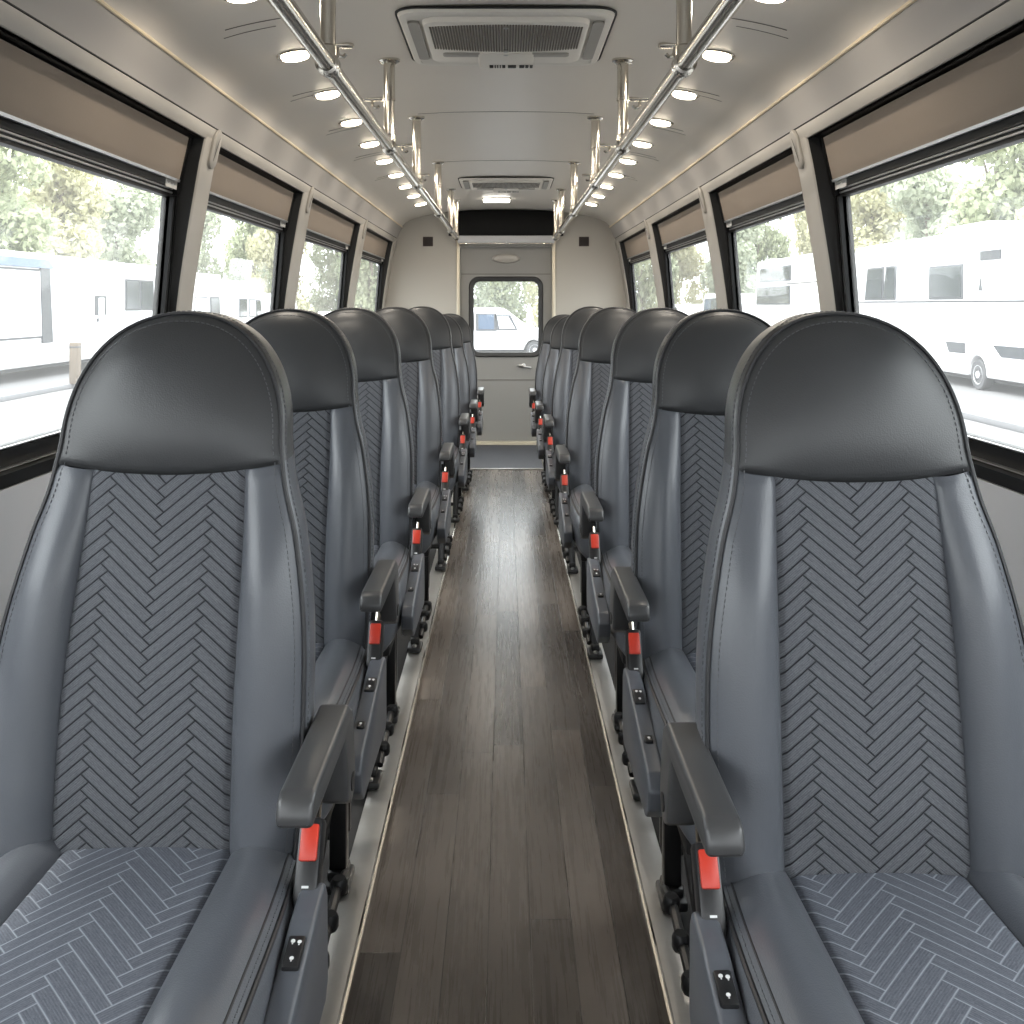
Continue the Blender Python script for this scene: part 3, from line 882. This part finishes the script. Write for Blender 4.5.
# ------------------------------------------------------------------ ceiling grab rails
RX, RZ = .372, 1.672
PY = [.95, 2.08, 3.17, 4.14, 5.45, 6.72, 7.42]
for sg in (-1, 1):
    r_ = empty('grab_rail', (sg*RX, 0, RZ))
    tag(r_, 'long polished steel ceiling grab rail on posts, %s of the aisle' % rowname(sg), 'handrail', 'ceiling grab rails')
    bm = BM(); tube(bm, [(0, -.6, 0), (0, 7.43, 0)], .0185, 16); finish('rail_tube', bm, M['steel'], r_)
    for y in PY:
        top = ceil_z(RX) - RZ
        bm = BM(); lathe(bm, [(.0165, .0), (.0165, top*.55)], (0, y, 0), 16, capa=False); lathe(bm, [(.0185, top*.55), (.0185, top+.004)], (0, y, 0), 16); po = finish('post', bm, M['steel'], r_)
        bm = BM(); lathe(bm, [(.034, top+.004), (.034, top-.005), (.024, top-.012), (.017, top-.013)], (0, y, 0), 24, capa=False, capb=False); finish('flange', bm, M['steel'], po)
        bm = BM(); Rm = Matrix.Rotation(radians(90), 4, 'X')
        lathe(bm, [(.0186, -.022), (.0245, -.020), (.0245, -.008), (.021, -.006), (.021, .006), (.0245, .008), (.0245, .020), (.0186, .022)], (0, y, 0), 20, Rm, False, False)
        finish('collar', bm, M['steel'], po)
        bm = BM(); lathe(bm, [(.021, .0), (.021, .036), (.0166, .04)], (0, y, 0), 16, None, False, False); finish('socket', bm, M['steel'], po)
        bm = BM(); lathe(bm, [(.0165, top*.55-.006), (.0198, top*.55-.005), (.0198, top*.55+.004), (.0185, top*.55+.005)], (0, y, 0), 16, None, False, False); finish('sleeve_ring', bm, M['steel'], po)

# small ceiling hooks outboard of the rails
HK = [(2.95, 'nearest'), (3.72, 'second'), (4.80, 'third'), (5.9, 'rearmost')]
for sg in (-1, 1):
    for y, w in HK:
        x = sg*.50; z = ceil_z(.50)
        o = empty('coat_hook', (x, y, z)); tag(o, 'small steel coat hook, %s of the ones beside the %s grab rail' % (w, rowname(sg)), 'hook', 'ceiling hooks')
        bm = BM(); prism(bm, rrect(-.05, .05, -.02, .02, .019, 5), -.006, .004, 'z', .0015); finish('plate', bm, M['steel'], o)
        bm = BM(); tube(bm, [(-sg*.0, 0, -.004), (0, 0, -.022), (-sg*.006, -.0, -.032), (-sg*.018, 0, -.034), (-sg*.026, 0, -.026)], .006, 8); finish('hook_arm', bm, M['steel'], o)

# ------------------------------------------------------------------ downlights
NUM = ['frontmost (cut by the picture edge)', 'second', 'third', 'fourth', 'fifth', 'sixth', 'seventh', 'eighth', 'ninth', 'rearmost']
DY = [2.39, 2.98, 3.53, 4.07, 4.62, 5.17, 5.72, 6.27, 6.82, 7.37]
for sg in (-1, 1):
    for i, y in enumerate(DY):
        x = .632; z = ceil_z(x); sl = math.atan2(ceil_z(x+.02)-ceil_z(x-.02), .04)
        o = empty('downlight', (sg*x, y, z)); o.rotation_euler = (0, -sg*sl, 0)
        where = NUM[i]
        tag(o, 'round lit downlight, %s in the row along the %s cove' % (where, rowname(sg)), 'light', 'recessed downlights')
        bm = BM(); lathe(bm, [(.056, .004), (.056, -.002), (.052, -.005), (.044, -.0045), (.042, -.002)], (0, 0, 0), 32, None, False, False); finish('bezel', bm, M['steel'], o)
        bm = BM(); lathe(bm, [(.0425, -.004), (.040, -.011), (.03, -.014), (.012, -.0155)], (0, 0, 0), 28); finish('lens', bm, M['lens'], o)
        ld = bpy.data.lights.new('lamp', 'AREA'); ld.shape = 'DISK'; ld.size = .07; ld.energy = 1.8; ld.color = (1, .90, .77)
        lo = bpy.data.objects.new('lamp', ld); COL.objects.link(lo); lo.parent = o; lo.location = (0, 0, -.018)

# flat rectangular lamp near the rear door
o = empty('ceiling_lamp', (-.07, 7.4, ceil_z(.07))); tag(o, 'flat lit rectangular ceiling lamp in front of the rear door', 'light')
bm = BM(); box(bm, (-.105, -.055, -.010), (.105, .055, .002), .006); finish('housing', bm, M['acwhite'], o)
bm = BM(); box(bm, (-.098, -.048, -.026), (.098, .048, -.009), .006); finish('lens', bm, M['lens2'], o)
ld = bpy.data.lights.new('lamp', 'AREA'); ld.shape = 'RECTANGLE'; ld.size = .19; ld.size_y = .09; ld.energy = 2.5; ld.color = (1, .93, .82)
lo = bpy.data.objects.new('lamp', ld); COL.objects.link(lo); lo.parent = o; lo.location = (0, 0, -.03)

# ------------------------------------------------------------------ air-conditioning ceiling units
def ac(y, label):
    o = empty('ceiling_air_vent', (0, y, 1.955)); tag(o, label, 'air conditioner', 'ceiling air units')
    H = .30
    bm = BM()
    sections = [(.0, 1.0, .06), (-.007, 1.0, .06), (-.014, .98, .055), (-.016, .92, .05)]
    rings = []
    for z, k, r in sections:
        rings.append([bm.verts.new((x*k, yy*k, z)) for x, yy in rrect(-.293, .293, -H, H, r, 6)])
    for a, b in zip(rings, rings[1:]): ringfaces(bm, a, b)
    inner = [bm.verts.new((x, yy, -.011)) for x, yy in rrect(-.28, .28, -.27, .25, .05, 6)]
    ringfaces(bm, rings[-1], inner); bm.faces.new(inner)
    base = finish('housing', bm, M['acwhite'], o, ang=40)
    bm = BM(); tube(bm, [(x, yy, -.003) for x, yy in rrect(-.296, .296, -H-.003, H+.003, .062, 6)], .004, 6, closed=True); finish('gasket', bm, M['dark'], o)
    # side louvres
    for sg in (-1, 1):
        bm = BM(); a, b = min(sg*.238, sg*.270), max(sg*.238, sg*.270)
        prism(bm, rrect(a, b, -.21, .20, .015, 4), -.018, -.010, 'z'); finish('louvre', bm, M['acgrey'], o)
    # raised centre grille: a tray with many slots
    bm = BM(); 
    rr = []
    for z, k in ((-.011, 1.0), (-.024, .985), (-.027, .96)):
        rr.append([bm.verts.new((x*k, yy*k+.0, z)) for x, yy in rrect(-.230, .230, -.245, .215, .045, 6)])
    for a, b in zip(rr, rr[1:]): ringfaces(bm, a, b)
    bm.faces.new(rr[-1]); tray = finish('grille', bm, M['acwhite'], o, ang=40)
    bm = BM()
    for q in range(54):
        x = -.208 + .416*q/53
        box(bm, (x-.0022, -.225+.02*(x/.2)**2, -.0295), (x+.0022, .055-.03*(x/.2)**2, -.0265))
    finish('slot', bm, M['acslot'], tray, smooth=False)
    bm = BM(); prism(bm, rrect(-.19, .19, .072, .11, .012, 4), -.032, -.026, 'z', .001); finish('rib', bm, M['acgrey'], tray)
    bm = BM(); prism(bm, rrect(-.085, .085, .065, .26, .02, 5), -.033, -.012, 'z', .004); cb = finish('control_cover', bm, M['acwhite'], o)
    bm = BM()
    x = -.052
    for wd, gap in ((.012, .004), (.004, .004), (.004, .004), (.004, .004), (.010, .008), (.026, .010), (.016, .003), (.010, .004), (.009, .004)):
        box(bm, (x, .205, -.0345), (x+wd, .240, -.0325)); x += wd+gap
    finish('slot', bm, M['dark'], cb, smooth=False)
    bm = BM()
    for yy in (-.21, .045, .085): lathe(bm, [(.008, -.0), (.008, -.006), (.004, -.008)], (0, yy, -.027), 12)
    finish('screw', bm, M['screw'], o)
    return o
# the camera is below and in front: the near long edge is at -y
ac(2.92, 'white slotted ceiling air unit above the front seats')
ac(6.42, 'white ceiling air unit further back, near the rear lamp')

# ------------------------------------------------------------------ outdoors
GZ = -.9
bm = BM(); box(bm, (-90, -60, GZ-.1), (90, 140, GZ)); stru('ground', bm, M['asphalt'], smooth=False)
for sg, X0 in ((-1, 10.7), (1, 8.3)):
    bm = BM(); box(bm, (min(sg*X0, sg*(X0+.3)), -10, GZ), (max(sg*X0, sg*(X0+.3)), 60, GZ+.12), .02); k_ = finish('kerb', bm, M['kerb'])
    k_['kind'] = 'structure'
o = empty('timber_bollard', (-10.65, 24.6, GZ+.10)); tag(o, 'short weathered timber bollard on the kerb by the long white coach', 'bollard')
bm = BM(); prism(bm, rrect(-.11, .11, -.11, .11, .03, 3), 0, 1.03, 'z', .02); finish('post', bm, M['bollardwood'], o)
bm = BM(); box(bm, (-.115, -.115, .9), (.115, .115, .94), .01); finish('band', bm, M['greytrim'], o)

def wheel(parent, x, y, r, face, nm='wheel'):
    """wheel with its axis along local x; face = +1/-1 outer side"""
    Mx = Matrix(((0, 0, 1, 0), (0, 1, 0, 0), (1, 0, 0, 0), (0, 0, 0, 1)))
    bm = BM(); lathe(bm, [(r*.62, -.11), (r*.93, -.115), (r, -.08), (r, .08), (r*.93, .115), (r*.62, .11)], (x, y, r), 32, Mx); w = finish(nm, bm, M['tyre'], parent)
    bm = BM(); lathe(bm, [(r*.66, .0), (r*.62, .116*face), (r*.5, .09*face), (r*.25, .10*face), (r*.22, .13*face), (.01, .135*face)], (x, y, r), 28, Mx)
    h = finish('hub', bm, M['hub'], w)
    bm = BM()
    for q in range(6):
        a = 2*pi*q/6; lathe(bm, [(.022, .09*face), (.022, .125*face)], (x, y + r*.38*cos(a), r + r*.38*sin(a)), 8, Mx)
    finish('lug', bm, M['tyre'], h)

def arch(poly, y, r, zb):
    """wheel-arch cut-out inserted into a body profile's bottom edge running towards +y"""
    return [(y - r*1.25*cos(t), max(zb, r + r*1.25*sin(t)) if 0 < t < pi else zb) for t in [pi*i/12 for i in range(13)]]

def vehicle(name, loc, length, height, width, face, label, cat, wins, paint, zb=.35, wheels=(), nose=0.0, rnose=.0, stripe=None, extras=None, rz=0.0, r=.33, group=None, prof=None):
    """local: x=0 is the flank that faces the bus, body extends away (face = direction of the visible flank normal), y along"""
    o = empty(name, (loc[0], loc[1], GZ), rz); tag(o, label, cat, group)
    bot = []
    for wy in sorted(wheels): bot += arch(None, wy, r, zb)
    P_ = [(0.05, zb)] + bot + [(length-.05, zb)]
    P_ += prof if prof else [(length, zb+.4), (length-nose*.25, height*.5), (length-nose, height-.12), (length-nose-.15, height), (rnose+.15, height), (rnose, height-.12), (0, zb+.4)]
    bm = BM(); prism(bm, P_, 0, -face*width, 'x', .05, 3); b = finish('body', bm, paint, o, ang=30)
    def panel(nm, pts, mat, parent, out=.012, th=.02, fmat=None):
        bm = BM(); prism(bm, pts, face*out, face*(out-th), 'x', .004, 1); p = finish(nm, bm, mat, parent)
        return p
    for wd in wins:
        y0, y1, z0, z1, mat = wd[:5]; sk = wd[5] if len(wd) > 5 else 0.0
        fr = panel('window_frame', [(y0-.1, z0-.06), (y1+.1, z0-.06), (y1+.1-sk, z1+.06), (y0-.1-sk*.3, z1+.06)], M['greytrim'], o, .02, .03)
        panel('window_pane', [(y0, z0), (y1, z0), (y1-sk, z1), (y0-sk*.3, z1)], mat, fr, .03, .02)
    for wy in wheels:
        wheel(o, -face*.14, wy, r, face); wheel(o, -face*(width-.14), wy, r, -face)
    if stripe: panel('stripe', [(.05, stripe), (length-.05, stripe), (length-.05, stripe+.05), (.05, stripe+.05)], M['greytrim'], o, .008, .012)
    if extras: extras(o, panel)
    # skirt/underbody
    bm = BM(); box(bm, (min(-face*.3, -face*(width-.3)), .4, zb-.12), (max(-face*.3, -face*(width-.3)), length-.4, zb+.1)); finish('underbody', bm, M['tyre'], o, smooth=False)
    return o

def zg(z): return z - GZ
def exL1(o, panel):
    f = panel('handle_plate', [(17.2, zg(.83)), (18.1, zg(.83)), (18.1, zg(1.45)), (17.2, zg(1.45))], M['greytrim'], o, .02, .03)
    panel('handle_grip', [(17.45, zg(.80)), (17.85, zg(.80)), (17.85, zg(1.38)), (17.45, zg(1.38))], M['whitepaint'], f, .05, .04)
    panel('lock', [(17.35, zg(.62)), (17.5, zg(.62)), (17.5, zg(.74)), (17.35, zg(.74))], M['greytrim'], o, .02, .03)
    panel('window_post', [(13.62, zg(.1)), (14.25, zg(.1)), (14.05, zg(2.2)), (13.5, zg(2.2))], M['greytrim'], o, .05, .06)
    panel('awning_rail', [(7.3, zg(2.18)), (14.3, zg(2.18)), (14.0, zg(2.42)), (7.3, zg(2.42))], M['bluetrim'], o, .06, .08)
vehicle('white_coach', (-12.9, 14), 24.5, zg(2.58), 2.5, 1, 'long white coach with a big framed side window outside the nearest left window', 'coach',
        [(8.0, 13.6, zg(.30), zg(2.08), M['carglassglare'], .12), (19.8, 20.95, zg(1.02), zg(1.98), M['carglass'], .02), (21.15, 22.3, zg(1.02), zg(1.98), M['carglass'], .02)], M['whitepaint'], .38, (3.5, 19.2), extras=exL1, r=.42)
vehicle('camper_van', (-12.9, 40.5), 5.6, zg(2.5), 2.2, 1, 'white camper van parked directly behind the long coach', 'van',
        [(.8, 2.4, zg(.75), zg(1.45), M['carglassglare'], .05), (3.0, 4.3, zg(.75), zg(1.45), M['carglass'], .15)], M['whitepaint'], .35, (1.1, 4.5), nose=1.0, group='white vans outside the left windows')
vehicle('camper_van', (-12.9, 47.5), 5.8, zg(2.3), 2.2, 1, 'white camper van with a grey side window, second behind the coach', 'van',
        [(.7, 2.0, zg(.6), zg(1.4), M['carglass'], .05), (2.6, 3.6, zg(.6), zg(1.4), M['carglassglare'], .05), (4.0, 5.0, zg(.6), zg(1.35), M['carglass'], .35)], M['whitepaint'], .35, (1.1, 4.6), nose=.9, group='white vans outside the left windows')
CARP = [(4.75, .72), (4.6, .92), (3.55, 1.08), (2.75, 1.68), (2.5, 1.74), (.75, 1.74), (.35, 1.62), (.06, 1.05), (0, .6)]
def mini(name, loc, face, label, s=1.0, rz=0.0, group=None, blue=True, wins=None):
    pr = [(y*s, z*s) for y, z in CARP]
    return vehicle(name, loc, 4.75*s, 1.74*s, 1.85, face, label, 'car',
        wins or [(.55*s, 1.55*s, 1.1*s, 1.55*s, M['carglass'], .02), (1.68*s, 2.85*s, 1.1*s, 1.55*s, M['carglassblue'] if blue else M['carglass'], .35)], M['whitepaint'], .33, (.95*s, 3.75*s), rz=rz, group=group, prof=pr, r=.33)
mini('minivan', (-12.6, 55), 1, 'white minivan seen far off through the third left window', 1.55)
mini('minivan', (-9.6, 60), 1, 'white car far behind, through the rearmost left window', .95)

def exR1(o, panel):
    panel('wall_vent', [(7.9, zg(2.22)), (8.9, zg(2.22)), (8.9, zg(2.45)), (7.9, zg(2.45))], M['greytrim'], o, .02, .03)
    panel('locker_door', [(6.0, zg(-.05)), (7.9, zg(-.05)), (8.3, zg(.22)), (6.0, zg(.22))], M['carglass'], o, .012, .02)
    panel('locker_door', [(9.7, zg(-.05)), (10.6, zg(-.05)), (10.8, zg(.22)), (9.7, zg(.22))], M['greytrim'], o, .012, .02)
    panel('marker', [(8.8, zg(1.5)), (9.0, zg(1.5)), (8.9, zg(1.85))], M['greytrim'], o, .012, .02)
    bm = BM(); prism(bm, [(9.1, zg(2.98)), (12.4, zg(2.98)), (11.9, zg(3.25)), (9.6, zg(3.25))], .5, 1.9, 'x', .08, 3); finish('roof_unit', bm, M['whitepaint'], o)
vehicle('motorhome', (11.4, 15), 18, zg(3.0), 2.4, -1, 'white motorhome with roof unit and pinstripe outside the nearest right window', 'motorhome',
        [(9.9, 11.7, zg(1.36), zg(2.13), M['carglass'], .02), (14.2, 15.0, zg(1.36), zg(2.25), M['carglass'], .3), (15.15, 16.5, zg(1.36), zg(2.25), M['carglass'], .25)], M['whitepaint'], .32, (3.0, 9.1, 15.4), nose=.5, stripe=zg(1.22), extras=exR1, r=.37)
vehicle('caravan', (10.8, 34.5), 8.7, zg(2.98), 2.3, -1, 'white caravan with two stacked grey windows outside the second right window', 'caravan',
        [(3.3, 7.8, zg(2.14), zg(2.62), M['carglass'], .2), (3.4, 8.3, zg(1.22), zg(1.84), M['carglass'], .1)], M['whitepaint2'], .4, (3.6, 4.6), nose=.35, stripe=zg(1.94), r=.33)
mini('minivan', (10.2, 47), -1, 'white car with bluish windows outside the third right window', 1.5, group='white cars outside the right windows')
mini('minivan', (9.8, 56.5), -1, 'white car far off outside the rearmost right window', 1.2, group='white cars outside the right windows')
mini('minivan', (-3.1, 38), 1, 'white car parked crosswise behind the rear door window', 1.12, rz=-pi/2, wins=[(1.0, 1.8, 1.15, 1.7, M['carglass'], .02), (2.05, 2.65, 1.12, 1.68, M['carglassblue'], .02), (2.85, 3.45, 1.15, 1.62, M['carglassglare'], .28)])

# trees
def tree_proto(seed, leaf, h, rad, n, name, label):
    rnd = random.Random(seed)
    o = empty(name)
    blobs = []
    for q in range(26):
        a = rnd.random()*2*pi; t = rnd.random(); br = rad*(.26+.16*rnd.random()); rr = (rad-br)*(1-.35*t)*sqrt(rnd.random())
        blobs.append((rr*cos(a), rr*sin(a), h*(.10+.80*t), br))
    bm = BM()
    for q in range(n):
        b = blobs[q % len(blobs)]
        d = Vector((rnd.gauss(0, 1), rnd.gauss(0, 1), rnd.gauss(0, 1))).normalized()
        c = Vector(b[:3]) + d*b[3]*(.6+.4*rnd.random()); c.z = max(.3, c.z)
        s = .10 + .11*rnd.random()
        l = sqrt(c.x**2+c.y**2); lim = rad - s - .02
        if l > lim: c.x *= lim/l; c.y *= lim/l
        nn = (d + Vector((rnd.gauss(0, .6), rnd.gauss(0, .6), rnd.gauss(0, .6)))).normalized()
        a1 = nn.orthogonal().normalized(); a2 = nn.cross(a1)
        ang = rnd.random()*pi; p = a1*cos(ang)+a2*sin(ang); q2 = nn.cross(p)
        bm.faces.new([bm.verts.new(c + p*s), bm.verts.new(c + q2*s*.55 + nn*.02), bm.verts.new(c - p*s), bm.verts.new(c - q2*s*.55 - nn*.02)])
    finish('foliage', bm, leaf, o, smooth=False, recalc=False)
    bm = BM()
    tube(bm, [(0, 0, 0), (.05, .03, h*.3), (-.03, .05, h*.6), (0, 0, h*.9)], [.2, .15, .1, .03], 8)
    for b in blobs[:10]:
        z0 = b[2]*.6; tube(bm, [(0, 0, z0), (b[0]*.5, b[1]*.5, z0+(b[2]-z0)*.6), (b[0], b[1], b[2])], [.07, .05, .02], 6)
    finish('trunk', bm, M['bark'], o)
    return o
PT = [tree_proto(1, M['leafA'], 8.6, 2.9, 9500, 'leafy_tree', ''), tree_proto(2, M['leafB'], 9.4, 2.9, 9500, 'leafy_tree', ''), tree_proto(3, M['leafC'], 8.0, 2.9, 9500, 'leafy_tree', '')]
spots = []
for i in range(10): spots.append((-19.0 - 5.1*(i % 2), 24 + 3.1*i, 'left'))
for i in range(10): spots.append((18.0 + 5.1*(i % 2), 24 + 3.1*i, 'right'))
for i in range(15): spots.append((-21.7 + 3.1*i, 68.5 + 5.1*(i % 2), 'rear'))
used = set(); cnt = {}
KN = ['yellow-green', 'mid-green', 'grey-green']
ordw = ['first', 'second', 'third', 'fourth', 'fifth', 'sixth', 'seventh', 'eighth', 'ninth', 'tenth', 'eleventh', 'twelfth', 'thirteenth', 'fourteenth', 'fifteenth']
for i, (x, y, s) in enumerate(spots):
    k = (i*2 + (1 if s == 'rear' else 0)) % 3 if s != 'left' else (0, 0, 2, 1, 1, 2, 0, 1, 2, 1)[i]
    o = PT[k] if k not in used else copy_tree(PT[k]); used.add(k)
    rnd = random.Random(i+40); sc = .9 + .22*rnd.random()
    o.location = (x, y, GZ); o.rotation_euler = (0, 0, rnd.random()*6.28); o.scale = (1, 1, sc*(1.35 if s == 'rear' else 1.0))
    cnt[s] = cnt.get(s, -1) + 1
    lab = {'left': 'pale %s leafy tree behind the white coach, %s from the near end' % (KN[k], ordw[cnt[s]]),
           'right': 'pale %s leafy tree behind the motorhome, %s from the near end' % (KN[k], ordw[cnt[s]]),
           'rear': 'pale %s leafy tree in the line closing the lot, %s from its left end' % (KN[k], ordw[cnt[s]])}[s]
    tag(o, lab, 'tree', 'trees around the parking lot')

# ------------------------------------------------------------------ light
w = bpy.data.worlds.new('sky'); SC.world = w; w.use_nodes = True
nt = w.node_tree; bg = nt.nodes['Background']
tc = nt.nodes.new('ShaderNodeTexCoord'); sp = nt.nodes.new('ShaderNodeSeparateXYZ'); nt.links.new(tc.outputs['Generated'], sp.inputs[0])
mr = nt.nodes.new('ShaderNodeMapRange'); nt.links.new(sp.outputs[2], mr.inputs[0])
mr.inputs[1].default_value = 0.0; mr.inputs[2].default_value = .8; mr.inputs[3].default_value = 3.6; mr.inputs[4].default_value = 9.0   # overcast: brighter overhead
bg.inputs[0].default_value = (.94, .97, 1.0, 1); nt.links.new(mr.outputs[0], bg.inputs[1])
sun = bpy.data.lights.new('sun', 'SUN'); sun.energy = 2.5; sun.angle = radians(2); sun.color = (1, .95, .87)
so = bpy.data.objects.new('sun', sun); COL.objects.link(so)
el, az = radians(62), radians(-100)     # sun direction: az measured from +y towards +x
dirv = Vector((cos(el)*sin(az), cos(el)*cos(az), sin(el)))
so.rotation_euler = dirv.to_track_quat('Z', 'Y').to_euler(); so.location = dirv*20

# ------------------------------------------------------------------ camera
cam = bpy.data.cameras.new('camera'); co = bpy.data.objects.new('camera', cam); COL.objects.link(co)
co.location = (0, 0, 1.17); co.rotation_euler = (radians(90), 0, 0)
cam.sensor_width = 36; cam.lens = 995/1024*36
cam.shift_x = (512-506)/1024; cam.shift_y = -(512-304.5)/1024
cam.clip_start = .03; cam.clip_end = 400
SC.camera = co

SC.view_settings.view_transform = 'Standard'; SC.view_settings.look = 'None'
SC.view_settings.gamma = 1; SC.view_settings.exposure = 0.24; SC.view_settings.use_curve_mapping = False
try:
    SC.cycles.use_denoising = True
    SC.cycles.max_bounces = 14; SC.cycles.diffuse_bounces = 6; SC.cycles.glossy_bounces = 5; SC.cycles.transparent_max_bounces = 16
except Exception: pass
